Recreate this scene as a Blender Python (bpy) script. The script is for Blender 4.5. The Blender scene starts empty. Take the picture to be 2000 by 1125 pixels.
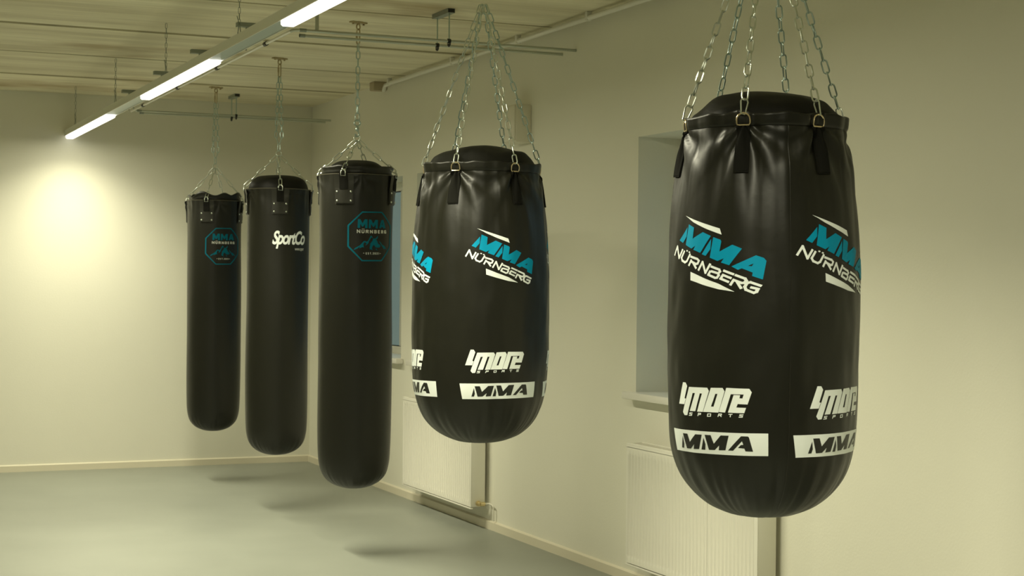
import bpy, bmesh, math, random
from mathutils import Vector, Matrix, noise
from mathutils.geometry import tessellate_polygon
random.seed(7)
PI = math.pi
scn = bpy.context.scene

# ------------------------------------------------------------------ camera, world, exposure
CAM = Vector((-3.865, -13.054, 1.528))
cam_d = bpy.data.cameras.new('camera'); cam = bpy.data.objects.new('camera', cam_d)
scn.collection.objects.link(cam); scn.camera = cam
Rm = Matrix(((0.9162313336304212, -0.007698888289533401, -0.4005756737408366),
             (-0.40051824447610224, 0.008004543403410473, -0.9162538202521636),
             (0.010260561173788544, 0.9999383253001198, 0.0042504682554678295)))
cam.matrix_world = Matrix.Translation(CAM) @ Rm.to_4x4()
cam_d.sensor_width = 36.0; cam_d.lens = 36.0 * 3147.83 / 2000.0
cam_d.clip_start = 0.05; cam_d.clip_end = 100
cam_d.dof.use_dof = True; cam_d.dof.focus_distance = 6.3; cam_d.dof.aperture_fstop = 9.0

world = bpy.data.worlds.new('dusk'); scn.world = world; world.use_nodes = True
wb = world.node_tree.nodes['Background']
wn = world.node_tree.nodes; wl = world.node_tree.links
w_tc = wn.new('ShaderNodeNewGeometry'); w_ng = wn.new('ShaderNodeMath'); w_ng.operation = 'MULTIPLY'; w_ng.inputs[1].default_value = -1.0; w_sp = wn.new('ShaderNodeSeparateXYZ'); w_rp = wn.new('ShaderNodeValToRGB')
wl.new(w_tc.outputs['Incoming'], w_sp.inputs[0]); wl.new(w_sp.outputs['Z'], w_ng.inputs[0]); wl.new(w_ng.outputs[0], w_rp.inputs[0]); wl.new(w_rp.outputs[0], wb.inputs[0])
e = w_rp.color_ramp.elements                     # dark surroundings at eye level, blue dusk sky above
e[0].position = 0.10; e[0].color = (0.13, 0.18, 0.17, 1); e[1].position = 0.35; e[1].color = (0.42, 0.66, 0.78, 1)
wb.inputs[1].default_value = 1.0
vs = scn.view_settings
vs.view_transform = 'Standard'; vs.look = 'None'; vs.gamma = 1.0; vs.use_curve_mapping = False
vs.exposure = 0.10

H = 2.97                     # ceiling height
LIGHT_COL = (1.0, 0.955, 0.70)
LIGHT_POWER = 70.0           # per lit luminaire section
LIGHT_SPREAD = (180.0, 136.0)     # opal cover: a wide lobe plus a narrower one

# ------------------------------------------------------------------ materials
def mat(name, col, rough=0.5, metal=0.0, spec=0.5, bump=None, bstr=0.1, bscale=60.0, var=0.0, vscale=3.0, vstretch=(1, 1, 1), emit=None, coat=0.0):
    m = bpy.data.materials.new(name); m.use_nodes = True
    nt = m.node_tree; n = nt.nodes; b = n['Principled BSDF']
    b.inputs['Base Color'].default_value = (*col, 1); b.inputs['Roughness'].default_value = rough
    b.inputs['Metallic'].default_value = metal; b.inputs['Specular IOR Level'].default_value = spec
    if coat: b.inputs['Coat Weight'].default_value = coat; b.inputs['Coat Roughness'].default_value = 0.25
    tc = n.new('ShaderNodeTexCoord')
    if var:
        mp = n.new('ShaderNodeMapping'); mp.inputs['Scale'].default_value = vstretch
        nt.links.new(tc.outputs['Object'], mp.inputs[0])
        nz = n.new('ShaderNodeTexNoise'); nz.inputs['Scale'].default_value = vscale; nz.inputs['Detail'].default_value = 6
        nt.links.new(mp.outputs[0], nz.inputs['Vector'])
        rp = n.new('ShaderNodeValToRGB')
        rp.color_ramp.elements[0].position = 0.3; rp.color_ramp.elements[1].position = 0.7
        rp.color_ramp.elements[0].color = (*[c * (1 - var) for c in col], 1)
        rp.color_ramp.elements[1].color = (*[min(1, c * (1 + var)) for c in col], 1)
        nt.links.new(nz.outputs[0], rp.inputs[0]); nt.links.new(rp.outputs[0], b.inputs['Base Color'])
    if bump:
        nb = n.new('ShaderNodeTexNoise'); nb.inputs['Scale'].default_value = bscale; nb.inputs['Detail'].default_value = 4
        nt.links.new(tc.outputs['Object'], nb.inputs['Vector'])
        bm_ = n.new('ShaderNodeBump'); bm_.inputs['Strength'].default_value = bstr; bm_.inputs['Distance'].default_value = bump
        nt.links.new(nb.outputs[0], bm_.inputs['Height']); nt.links.new(bm_.outputs[0], b.inputs['Normal'])
    if emit:
        b.inputs['Emission Color'].default_value = (*emit[0], 1); b.inputs['Emission Strength'].default_value = emit[1]
    return m

M = {}
M['wall'] = mat('wall_paint', (0.82, 0.805, 0.69), 0.75, spec=0.25, bump=0.002, bstr=0.25, bscale=90, var=0.015, vscale=1.2)
M['trim'] = mat('skirting_paint', (0.76, 0.71, 0.56), 0.45)
M['sill'] = mat('sill_laminate', (0.82, 0.80, 0.72), 0.35)
M['leather'] = mat('black_faux_leather', (0.0095, 0.0095, 0.006), 0.39, spec=0.38, bump=0.006, bstr=0.22, bscale=11)
M['leather2'] = mat('black_smooth_vinyl', (0.007, 0.007, 0.005), 0.52, spec=0.16, bump=0.003, bstr=0.08, bscale=14)
M['webbing'] = mat('black_webbing', (0.009, 0.009, 0.007), 0.9, spec=0.1, bump=0.001, bstr=0.5, bscale=500)
M['patch'] = mat('strap_leather', (0.017, 0.017, 0.012), 0.42, bump=0.001, bstr=0.3, bscale=120)
M['rim'] = mat('rim_edge_leather', (0.06, 0.055, 0.035), 0.4)
M['zinc'] = mat('zinc_plated_steel', (0.66, 0.71, 0.64), 0.28, metal=1.0)
M['zincb'] = mat('blue_zinc_chain', (0.46, 0.57, 0.54), 0.30, metal=1.0)
M['brass'] = mat('yellow_zinc_steel', (0.84, 0.70, 0.46), 0.28, metal=1.0)
M['anchor'] = mat('aged_yellow_zinc', (0.50, 0.42, 0.26), 0.40, metal=1.0)
M['strut'] = mat('galvanised_channel', (0.30, 0.33, 0.28), 0.45, metal=0.6)
M['pipe'] = mat('galvanised_pipe', (0.50, 0.53, 0.46), 0.38, metal=0.75)
M['whitepipe'] = mat('white_plastic_conduit', (0.80, 0.79, 0.70), 0.3)
M['clip'] = mat('black_clip', (0.02, 0.02, 0.018), 0.5)
M['lamp'] = mat('lamp_housing_paint', (0.78, 0.79, 0.70), 0.4)
M['lampgrey'] = mat('lamp_cover_grey', (0.50, 0.57, 0.54), 0.4)
M['diffuser'] = mat('lit_diffuser', (0.9, 0.9, 0.9), 0.4, emit=((1.0, 0.97, 0.88), 1.6))
M['radiator'] = mat('radiator_enamel', (0.84, 0.82, 0.72), 0.32)
M['blackprint'] = mat('black_print', (0.014, 0.015, 0.012), 0.4)
M['white'] = mat('white_print', (0.84, 0.89, 0.87), 0.55, spec=0.3)
M['blue'] = mat('blue_print', (0.0, 0.27, 0.45), 0.6, spec=0.15)
M['teal'] = mat('teal_print', (0.0, 0.13, 0.19), 0.6, spec=0.15)
M['thinwhite'] = mat('faded_white_print', (0.58, 0.60, 0.54), 0.5)
M['box'] = mat('beige_plastic', (0.76, 0.73, 0.60), 0.5)
M['jbox'] = mat('brown_junction_plastic', (0.44, 0.37, 0.24), 0.7)
M['frame'] = mat('window_frame_pvc', (0.74, 0.74, 0.66), 0.35)
M['valve'] = mat('brass_valve', (0.72, 0.60, 0.34), 0.3, metal=0.8)
M['copper'] = mat('painted_pipe', (0.72, 0.70, 0.60), 0.35)
g = bpy.data.materials.new('window_glass'); g.use_nodes = True
gb = g.node_tree.nodes['Principled BSDF']; gb.inputs['Base Color'].default_value = (0.85, 0.93, 0.92, 1)
gb.inputs['Roughness'].default_value = 0.03; gb.inputs['Transmission Weight'].default_value = 1.0; gb.inputs['IOR'].default_value = 1.45
M['glass'] = g

# floor: blue grey linoleum, faint mottling and soft waviness
def floor_mat():
    m = mat('grey_linoleum', (0.272, 0.287, 0.245), 0.42, spec=0.4, bump=0.002, bstr=0.25, bscale=7, var=0.05, vscale=2.0)
    return m
M['floor'] = floor_mat()

# ceiling: board-marked concrete planks running across the room, seams along X
def ceiling_mat():
    m = bpy.data.materials.new('board_marked_concrete'); m.use_nodes = True
    nt = m.node_tree; n = nt.nodes; L = nt.links; b = n['Principled BSDF']
    b.inputs['Roughness'].default_value = 0.8; b.inputs['Specular IOR Level'].default_value = 0.2
    tc = n.new('ShaderNodeTexCoord')
    def nz(scale, st, det=5):
        mp = n.new('ShaderNodeMapping'); mp.inputs['Scale'].default_value = st; L.new(tc.outputs['Object'], mp.inputs[0])
        t = n.new('ShaderNodeTexNoise'); t.inputs['Scale'].default_value = scale; t.inputs['Detail'].default_value = det
        L.new(mp.outputs[0], t.inputs['Vector']); return t.outputs[0]
    def ramp(src, stops):
        r = n.new('ShaderNodeValToRGB'); L.new(src, r.inputs[0]); e = r.color_ramp.elements
        e[0].position, e[0].color = stops[0][0], (*stops[0][1], 1); e[1].position, e[1].color = stops[1][0], (*stops[1][1], 1)
        return r.outputs[0]
    def mix(f, a, c, typ='MIX'):
        x = n.new('ShaderNodeMix'); x.data_type = 'RGBA'; x.blend_type = typ
        if isinstance(f, float): x.inputs[0].default_value = f
        else: L.new(f, x.inputs[0])
        for s, i in ((a, 6), (c, 7)):
            if isinstance(s, tuple): x.inputs[i].default_value = (*s, 1)
            else: L.new(s, x.inputs[i])
        return x.outputs[2]
    base = ramp(nz(1.0, (0.6, 5, 1)), [(0.30, (0.66, 0.61, 0.44)), (0.70, (0.90, 0.86, 0.67))])
    fine = ramp(nz(1.0, (2.5, 45, 1)), [(0.35, (0.91, 0.90, 0.88)), (0.65, (1.05, 1.04, 1.03))])
    c1 = mix(1.0, base, fine, 'MULTIPLY')
    stain = ramp(nz(0.9, (0.9, 1.9, 1)), [(0.56, (0, 0, 0)), (0.74, (1, 1, 1))])
    c2 = mix(stain, c1, (0.42, 0.32, 0.17))
    b_ = n.new('ShaderNodeMix'); L.new(c2, b.inputs['Base Color'])
    n.remove(b_)
    bp = n.new('ShaderNodeBump'); bp.inputs['Strength'].default_value = 0.35; bp.inputs['Distance'].default_value = 0.004
    L.new(nz(1.0, (2.5, 45, 1)), bp.inputs['Height']); L.new(bp.outputs[0], b.inputs['Normal'])
    return m
M['ceiling'] = ceiling_mat()
M['seam'] = mat('dark_joint', (0.34, 0.30, 0.17), 0.9, var=0.25, vscale=3)

# ------------------------------------------------------------------ mesh helpers
class MB:
    def __init__(s): s.v = []; s.f = []
    def add(s, vs_, fs_, mtx=None):
        o = len(s.v)
        for p in vs_: s.v.append(tuple(mtx @ Vector(p)) if mtx is not None else tuple(p))
        for q in fs_: s.f.append(tuple(i + o for i in q))
        return s
    def box(s, x0, x1, y0, y1, z0, z1, mtx=None):
        v = [(x, y, z) for x in (x0, x1) for y in (y0, y1) for z in (z0, z1)]
        return s.add(v, [(0, 1, 3, 2), (4, 6, 7, 5), (0, 4, 5, 1), (2, 3, 7, 6), (0, 2, 6, 4), (1, 5, 7, 3)], mtx)
    def bbox(s, x0, x1, y0, y1, z0, z1, bev, mtx=None):
        b = bmesh.new(); bmesh.ops.create_cube(b, size=1)
        for w in b.verts:
            w.co = Vector(((x0 + x1) / 2 + w.co.x * (x1 - x0), (y0 + y1) / 2 + w.co.y * (y1 - y0), (z0 + z1) / 2 + w.co.z * (z1 - z0)))
        bmesh.ops.bevel(b, geom=b.edges[:], offset=bev, segments=2, affect='EDGES', profile=0.5)
        b.verts.index_update(); s.add([w.co[:] for w in b.verts], [[w.index for w in q.verts] for q in b.faces], mtx); b.free()
        return s
    def tube(s, pts, r, seg=10, closed=False, cap=True, mtx=None):
        pts = [Vector(p) for p in pts]; n_ = len(pts); rings = []
        up = None
        for i, p in enumerate(pts):
            if closed: t = pts[(i + 1) % n_] - pts[i - 1]
            else: t = pts[min(i + 1, n_ - 1)] - pts[max(i - 1, 0)]
            t.normalize()
            if up is None:
                a = Vector((0, 0, 1)) if abs(t.z) < 0.9 else Vector((1, 0, 0)); up = (a - t * a.dot(t)).normalized()
            else:
                up = (up - t * up.dot(t)).normalized()
            w = t.cross(up); rr = r[i] if isinstance(r, (list, tuple)) else r
            rings.append([p + (up * math.cos(a) + w * math.sin(a)) * rr for a in [2 * PI * k / seg for k in range(seg)]])
        v = [q for ring in rings for q in ring]; f = []
        for i in range(n_ if closed else n_ - 1):
            for k in range(seg):
                a = i * seg + k; b_ = i * seg + (k + 1) % seg; j = (i + 1) % n_
                f.append((a, b_, j * seg + (k + 1) % seg, j * seg + k))
        if cap and not closed:
            f.append(tuple(range(seg))[::-1]); f.append(tuple((n_ - 1) * seg + k for k in range(seg)))
        return s.add(v, f, mtx)
    def lathe(s, prof, seg=24, mtx=None):           # prof: list of (r, z)
        v = []; f = []
        for r, z in prof:
            for k in range(seg):
                a = 2 * PI * k / seg; v.append((r * math.cos(a), r * math.sin(a), z))
        for i in range(len(prof) - 1):
            for k in range(seg):
                f.append((i * seg + k, i * seg + (k + 1) % seg, (i + 1) * seg + (k + 1) % seg, (i + 1) * seg + k))
        if prof[0][0] > 1e-5: f.append(tuple(range(seg))[::-1])
        if prof[-1][0] > 1e-5: f.append(tuple((len(prof) - 1) * seg + k for k in range(seg)))
        return s.add(v, f, mtx)
    def build(s, name, material, parent=None, smooth=True, angle=40):
        me = bpy.data.meshes.new(name); me.from_pydata(s.v, [], s.f)
        b = bmesh.new(); b.from_mesh(me); bmesh.ops.remove_doubles(b, verts=b.verts, dist=1e-6)
        bmesh.ops.recalc_face_normals(b, faces=b.faces); b.to_mesh(me); b.free()
        me.materials.append(material)
        if smooth:
            me.polygons.foreach_set('use_smooth', [True] * len(me.polygons))
            if angle and angle < 180: me.set_sharp_from_angle(angle=math.radians(angle))
        o = bpy.data.objects.new(name, me); scn.collection.objects.link(o)
        if parent is not None: o.parent = parent
        return o

def thing(name, label, cat, loc=(0, 0, 0), rz=0.0, group=None):
    o = bpy.data.objects.new(name, None); scn.collection.objects.link(o); o.empty_display_size = 0.1
    o.location = loc; o.rotation_euler = (0, 0, rz); tag(o, label, cat, group); return o
def tag(o, label, cat, group=None):
    o['label'] = label; o['category'] = cat
    if group: o['group'] = group
    return o
def structure(o): o['kind'] = 'structure'; return o

def link_path(L, W, wire, n=7):
    """centre line of an oval chain link, long axis Z, centred, in the XZ plane; L and W are outer sizes"""
    r = W / 2 - wire; h = L / 2 - wire - r; p = []
    for k in range(n): a = PI * k / (n - 1); p.append((r * math.cos(a), 0, h + r * math.sin(a)))
    for k in range(n): a = PI + PI * k / (n - 1); p.append((r * math.cos(a), 0, -h + r * math.sin(a)))
    return p
def chain(mb, A, B, L=0.050, W=0.0245, wire=0.0027, pitch=0.0415, phase=0.0, seg=8, sag=0.0, jitter=0.12):
    A = Vector(A); B = Vector(B); D = B - A; n_ = max(1, round(D.length / pitch)); st = D / n_; t = D.normalized()
    y = Vector((-0.40, -0.92, 0.0)); y = (y - t * y.dot(t)).normalized(); x = y.cross(t)
    base = Matrix((x, y, t)).transposed()
    rr = random.Random(int(abs(A.x * 1e4) + abs(B.z * 1e3)))
    for i in range(n_):
        c = A + st * (i + 0.5) - Vector((0, 0, sag * math.sin(PI * (i + .5) / n_)))
        ang = phase + (PI / 2) * (i % 2) + rr.uniform(-jitter, jitter)
        m = Matrix.Translation(c) @ (base @ Matrix.Rotation(ang, 3, 'Z')).to_4x4()
        mb.tube(link_path(L, W, wire), wire, seg, closed=True, mtx=m)

# ------------------------------------------------------------------ prints on the bags: flat outlines in metres (around the bag, up)
STREAKS = [[(-0.101,0.1208),(-0.0302,0.0999),(0.0426,0.0779),(0.0491,0.0591),(-0.0035,0.0776),(-0.0563,0.0988),(-0.0849,0.1132)],[(-0.0594,-0.0551),(-0.0126,-0.0726),(0.0423,-0.0915),(0.0922,-0.1152),(0.0425,-0.1083),(-0.0124,-0.0946),(-0.0578,-0.0814)]]
MMA_SLANT = [[(-0.0859,0.0848),(-0.0874,0.0558),(-0.1043,0.0355),(-0.1226,0.0438)],[(-0.0795,0.0933),(-0.0522,0.0828),(-0.0552,0.0479),(-0.0154,0.0676),(0.0143,0.0554),(-0.0234,0.0036),(-0.0515,0.0135),(-0.0433,0.0258),(-0.0593,0.0173),(-0.0892,0.0286)],[(0.0158,0.0456),(0.0142,0.0145),(-0.0026,-0.0057),(-0.0173,-0.0008)],[(0.0225,0.0516),(0.0459,0.0435),(0.0488,0.0384),(0.0434,0.0071),(0.0834,0.0281),(0.1112,0.0161),(0.075,-0.0345),(0.0486,-0.0265),(0.058,-0.0134),(0.0373,-0.0215),(0.0128,-0.0115)],[(0.0817,-0.0383),(0.1509,-0.004),(0.1726,-0.0115),(0.18,-0.0206),(0.1705,-0.0771),(0.141,-0.067),(0.1423,-0.0565),(0.1119,-0.0438),(0.1247,-0.0358),(0.1396,-0.0374),(0.1448,-0.029),(0.1014,-0.0484)]]
CITY_SLANT = [[(-0.1464,-0.0051),(-0.1282,0.0254),(-0.1343,0.029),(-0.1526,-0.0016)],[(-0.1368,0.0262),(-0.1212,-0.0154),(-0.1146,-0.013),(-0.1302,0.0286)],[(-0.1172,-0.0158),(-0.0997,0.0143),(-0.1057,0.0178),(-0.1232,-0.0123)],[(-0.0958,0.0128),(-0.1105,-0.0115),(-0.1045,-0.0152),(-0.0898,0.0091)],[(-0.1105,-0.0105),(-0.1028,-0.0239),(-0.0968,-0.0204),(-0.1044,-0.007)],[(-0.1049,-0.0221),(-0.0854,-0.0298),(-0.0828,-0.0234),(-0.1023,-0.0156)],[(-0.0874,-0.0299),(-0.0744,-0.0236),(-0.0775,-0.0174),(-0.0905,-0.0236)],[(-0.0767,-0.0257),(-0.0613,-0.0004),(-0.0672,0.0032),(-0.0827,-0.0221)],[(-0.0644,-0.0104),(-0.0327,-0.0196),(-0.0307,-0.0128),(-0.0625,-0.0037)],[(-0.0386,-0.0162),(-0.0286,-0.0254),(-0.0238,-0.0203),(-0.0338,-0.0111)],[(-0.03,-0.0171),(-0.0372,-0.0301),(-0.031,-0.0334),(-0.0238,-0.0204)],[(-0.0311,-0.0254),(-0.0428,-0.0283),(-0.0411,-0.0351),(-0.0293,-0.0321)],[(-0.0355,-0.0289),(-0.06,-0.0185),(-0.0627,-0.0249),(-0.0383,-0.0353)],[(-0.0656,-0.0385),(-0.0546,-0.0187),(-0.0607,-0.0154),(-0.0717,-0.0351)],[(-0.0555,-0.0264),(-0.0405,-0.0474),(-0.0348,-0.0433),(-0.0498,-0.0223)],[(-0.027,-0.0531),(-0.0094,-0.0243),(-0.0156,-0.0207),(-0.0331,-0.0495)],[(-0.0181,-0.0234),(-0.0046,-0.0619),(0.0023,-0.0597),(-0.0114,-0.0211)],[(-0.0003,-0.0623),(0.0185,-0.0316),(0.0121,-0.0281),(-0.0066,-0.0588)],[(0.0149,-0.0414),(0.0445,-0.0524),(0.0473,-0.0459),(0.0176,-0.0349)],[(0.0385,-0.0472),(0.0439,-0.0577),(0.0508,-0.0547),(0.0454,-0.0442)],[(0.0452,-0.0495),(0.0357,-0.0593),(0.0414,-0.0639),(0.0509,-0.0541)],[(0.0444,-0.057),(0.018,-0.0495),(0.0158,-0.0562),(0.0421,-0.0637)],[(0.0361,-0.0578),(0.0389,-0.0689),(0.0464,-0.0673),(0.0436,-0.0562)],[(0.0405,-0.0613),(0.0317,-0.073),(0.0379,-0.077),(0.0468,-0.0653)],[(0.0389,-0.0691),(0.0276,-0.0703),(0.0284,-0.0772),(0.0397,-0.076)],[(0.035,-0.0713),(0.0077,-0.0598),(0.0047,-0.0662),(0.0319,-0.0777)],[(0.0107,-0.0681),(0.0192,-0.053),(0.0127,-0.0497),(0.0042,-0.0648)],[(0.0548,-0.0538),(0.0888,-0.0661),(0.092,-0.0596),(0.0578,-0.0473)],[(0.0845,-0.0715),(0.0545,-0.0603),(0.0514,-0.0668),(0.0813,-0.0779)],[(0.0538,-0.0605),(0.0435,-0.0764),(0.0502,-0.0799),(0.0606,-0.0641)],[(0.0441,-0.078),(0.0739,-0.0895),(0.0771,-0.083),(0.0472,-0.0716)],[(0.0906,-0.0669),(0.1223,-0.0793),(0.1263,-0.073),(0.0943,-0.0606)],[(0.1157,-0.0742),(0.1228,-0.0855),(0.131,-0.0823),(0.1238,-0.071)],[(0.1242,-0.0772),(0.1125,-0.0878),(0.1192,-0.0924),(0.1311,-0.0818)],[(0.1214,-0.0845),(0.1082,-0.0847),(0.1082,-0.0917),(0.1215,-0.0916)],[(0.1165,-0.0862),(0.0882,-0.0749),(0.0846,-0.0813),(0.1126,-0.0925)],[(0.0824,-0.0977),(0.0944,-0.0786),(0.0871,-0.0753),(0.0752,-0.0944)],[(0.0935,-0.0835),(0.1076,-0.1077),(0.1155,-0.1047),(0.1011,-0.0804)],[(0.1701,-0.0941),(0.1357,-0.0817),(0.1314,-0.088),(0.1654,-0.1004)],[(0.139,-0.082),(0.1229,-0.0853),(0.1253,-0.0921),(0.1414,-0.0888)],[(0.1246,-0.0841),(0.1154,-0.1009),(0.1237,-0.1037),(0.1331,-0.0869)],[(0.1156,-0.0982),(0.121,-0.1125),(0.1297,-0.1105),(0.1242,-0.0962)],[(0.1192,-0.1107),(0.1469,-0.1223),(0.1516,-0.1161),(0.1235,-0.1045)],[(0.1454,-0.1223),(0.1591,-0.1163),(0.1539,-0.1103),(0.1404,-0.1163)],[(0.1567,-0.1184),(0.1636,-0.1047),(0.1541,-0.1023),(0.1474,-0.1161)],[(0.1628,-0.1035),(0.1375,-0.0975),(0.1345,-0.1043),(0.1596,-0.1102)],[(-0.0828,0.0132),(-0.0761,0.0115),(-0.0781,0.0073),(-0.0849,0.0093)],[(-0.0709,0.0089),(-0.0644,0.0067),(-0.0664,0.0028),(-0.0729,0.0048)]]
MORE = [[(-0.1306,0.0487),(-0.1172,0.0487),(-0.1102,0.0378),(-0.1227,-0.0007),(-0.1169,-0.0019),(-0.1234,-0.0195),(-0.1544,-0.02)],[(-0.1018,0.0358),(-0.0297,0.0372),(-0.0238,0.0277),(-0.0447,-0.0379),(-0.0682,-0.0389),(-0.0487,0.0184),(-0.0569,0.0185),(-0.0766,-0.0382),(-0.0996,-0.039),(-0.0774,0.0182),(-0.0868,0.0177),(-0.1103,-0.0528),(-0.1228,-0.0537),(-0.1306,-0.0441)],[(0.0348,0.0399),(0.1066,0.0394),(0.1138,0.029),(0.1016,-0.0083),(0.0719,-0.0079),(0.0676,-0.0187),(0.0973,-0.0188),(0.0918,-0.0352),(0.041,-0.0355),(0.0587,0.019),(0.0793,0.0192),(0.0772,0.0098),(0.0861,0.0095),(0.09,0.0217),(0.0496,0.0211),(0.0314,-0.036),(0.0103,-0.0352)]]
MORE_O = [(-0.0172,0.0377),(0.0226,0.039),(0.0291,0.0293),(0.009,-0.0372),(-0.0434,-0.0378)]
MORE_HOLE = [(-0.002,0.0197),(0.0054,0.0201),(-0.0077,-0.0199),(-0.0165,-0.02)]
SPORTS = [[(-0.0877,-0.043),(-0.1003,-0.0433),(-0.1005,-0.0457),(-0.0879,-0.0454)],[(-0.1005,-0.0434),(-0.1021,-0.0486),(-0.0985,-0.0488),(-0.097,-0.0437)],[(-0.1018,-0.0489),(-0.0904,-0.0498),(-0.0896,-0.0474),(-0.101,-0.0464)],[(-0.0928,-0.0475),(-0.0944,-0.053),(-0.0909,-0.0533),(-0.0893,-0.0477)],[(-0.0909,-0.0509),(-0.1037,-0.0516),(-0.1038,-0.054),(-0.091,-0.0534)],[(-0.064,-0.0527),(-0.0605,-0.0426),(-0.0636,-0.0422),(-0.0671,-0.0523)],[(-0.0636,-0.0446),(-0.0517,-0.0443),(-0.0515,-0.0419),(-0.0635,-0.0422)],[(-0.0541,-0.042),(-0.0555,-0.0473),(-0.0525,-0.0476),(-0.051,-0.0424)],[(-0.0527,-0.0452),(-0.0647,-0.0466),(-0.0645,-0.049),(-0.0524,-0.0476)],[(-0.027,-0.0517),(-0.0256,-0.0423),(-0.0285,-0.0422),(-0.0299,-0.0515)],[(-0.0283,-0.0444),(-0.0157,-0.0436),(-0.0157,-0.0412),(-0.0283,-0.042)],[(-0.018,-0.0415),(-0.0194,-0.0509),(-0.0166,-0.051),(-0.0152,-0.0417)],[(-0.0168,-0.0488),(-0.0294,-0.0496),(-0.0294,-0.052),(-0.0168,-0.0511)],[(0.009,-0.0505),(0.0121,-0.0404),(0.0096,-0.0399),(0.0064,-0.05)],[(0.0095,-0.0422),(0.0209,-0.0421),(0.021,-0.0397),(0.0096,-0.0398)],[(0.0189,-0.0398),(0.0176,-0.0451),(0.0202,-0.0455),(0.0214,-0.0402)],[(0.02,-0.0432),(0.0086,-0.0443),(0.0088,-0.0467),(0.0202,-0.0455)],[(0.0126,-0.0455),(0.0186,-0.0503),(0.0204,-0.0485),(0.0145,-0.0436)],[(0.0432,-0.0417),(0.0558,-0.0411),(0.0558,-0.0387),(0.0432,-0.0393)],[(0.0484,-0.0395),(0.047,-0.0493),(0.0495,-0.0495),(0.0509,-0.0397)],[(0.0897,-0.0388),(0.0781,-0.0388),(0.078,-0.0411),(0.0896,-0.0412)],[(0.078,-0.0388),(0.0768,-0.0437),(0.0791,-0.0442),(0.0803,-0.0393)],[(0.0771,-0.0442),(0.0876,-0.0453),(0.0879,-0.043),(0.0774,-0.0418)],[(0.0859,-0.043),(0.0847,-0.0483),(0.087,-0.0487),(0.0882,-0.0434)],[(0.087,-0.0464),(0.0753,-0.0466),(0.0752,-0.049),(0.0869,-0.0488)]]
BOX = [(-0.2217,0.0285),(0.1495,0.0338),(0.151,-0.0356),(-0.2103,-0.0402)]
BOX_MMA = [[(-0.1538,0.0093),(-0.1497,-0.0155),(-0.1537,-0.028),(-0.1656,-0.0285)],[(-0.151,0.0177),(-0.1283,0.018),(-0.1187,-0.0068),(-0.0923,0.0192),(-0.0661,0.0198),(-0.0792,-0.0258),(-0.1022,-0.027),(-0.0984,-0.0125),(-0.1158,-0.0274),(-0.138,-0.0282)],[(-0.0603,0.0114),(-0.0538,-0.0088),(-0.056,-0.0264),(-0.0708,-0.0264)],[(-0.0552,0.0206),(-0.0332,0.0208),(-0.0232,-0.0049),(0.0015,0.0223),(0.0281,0.023),(0.0155,-0.0228),(-0.008,-0.0241),(-0.0054,-0.0094),(-0.0211,-0.0245),(-0.0424,-0.0253)],[(0.024,-0.0228),(0.0663,0.0233),(0.0869,0.0233),(0.0902,0.0202),(0.1023,-0.0229),(0.0792,-0.0227),(0.0758,-0.0142),(0.0562,-0.0132),(0.0654,-0.0037),(0.0727,-0.0029),(0.0689,0.0079),(0.0407,-0.0225)]]
OCT_OUT = [(-0.0406,0.1362),(0.08,0.1375),(0.1718,0.0593),(0.1666,-0.0548),(0.0816,-0.1351),(-0.0397,-0.1369),(-0.1206,-0.057),(-0.1202,0.0596)]
OCT_IN = [(-0.0378,0.1294),(0.076,0.1308),(0.1585,0.0558),(0.1539,-0.0529),(0.0774,-0.1282),(-0.0367,-0.13),(-0.1115,-0.0531),(-0.1113,0.0558)]
EM_MMA = [[(-0.0635,0.094),(-0.0501,0.0933),(-0.0378,0.0711),(-0.0259,0.0938),(-0.0104,0.0932),(-0.0099,0.0447),(-0.0239,0.045),(-0.0241,0.0684),(-0.034,0.0532),(-0.0407,0.0531),(-0.0505,0.0694),(-0.0511,0.0454),(-0.0652,0.0461)],[(-0.0016,0.0928),(0.0103,0.0926),(0.0237,0.071),(0.0372,0.0924),(0.0526,0.092),(0.0521,0.0457),(0.0378,0.0453),(0.0385,0.0685),(0.0283,0.0532),(0.0223,0.053),(0.0105,0.0692),(0.0092,0.0452),(-0.003,0.0449)]]
EM_A = [(0.0765,0.0928),(0.0912,0.0927),(0.1089,0.0475),(0.0906,0.0463),(0.0875,0.054),(0.0762,0.0537),(0.0739,0.0464),(0.0607,0.046)]
EM_A_HOLE = [(0.0829,0.0798),(0.0856,0.0648),(0.0785,0.0646)]
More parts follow.
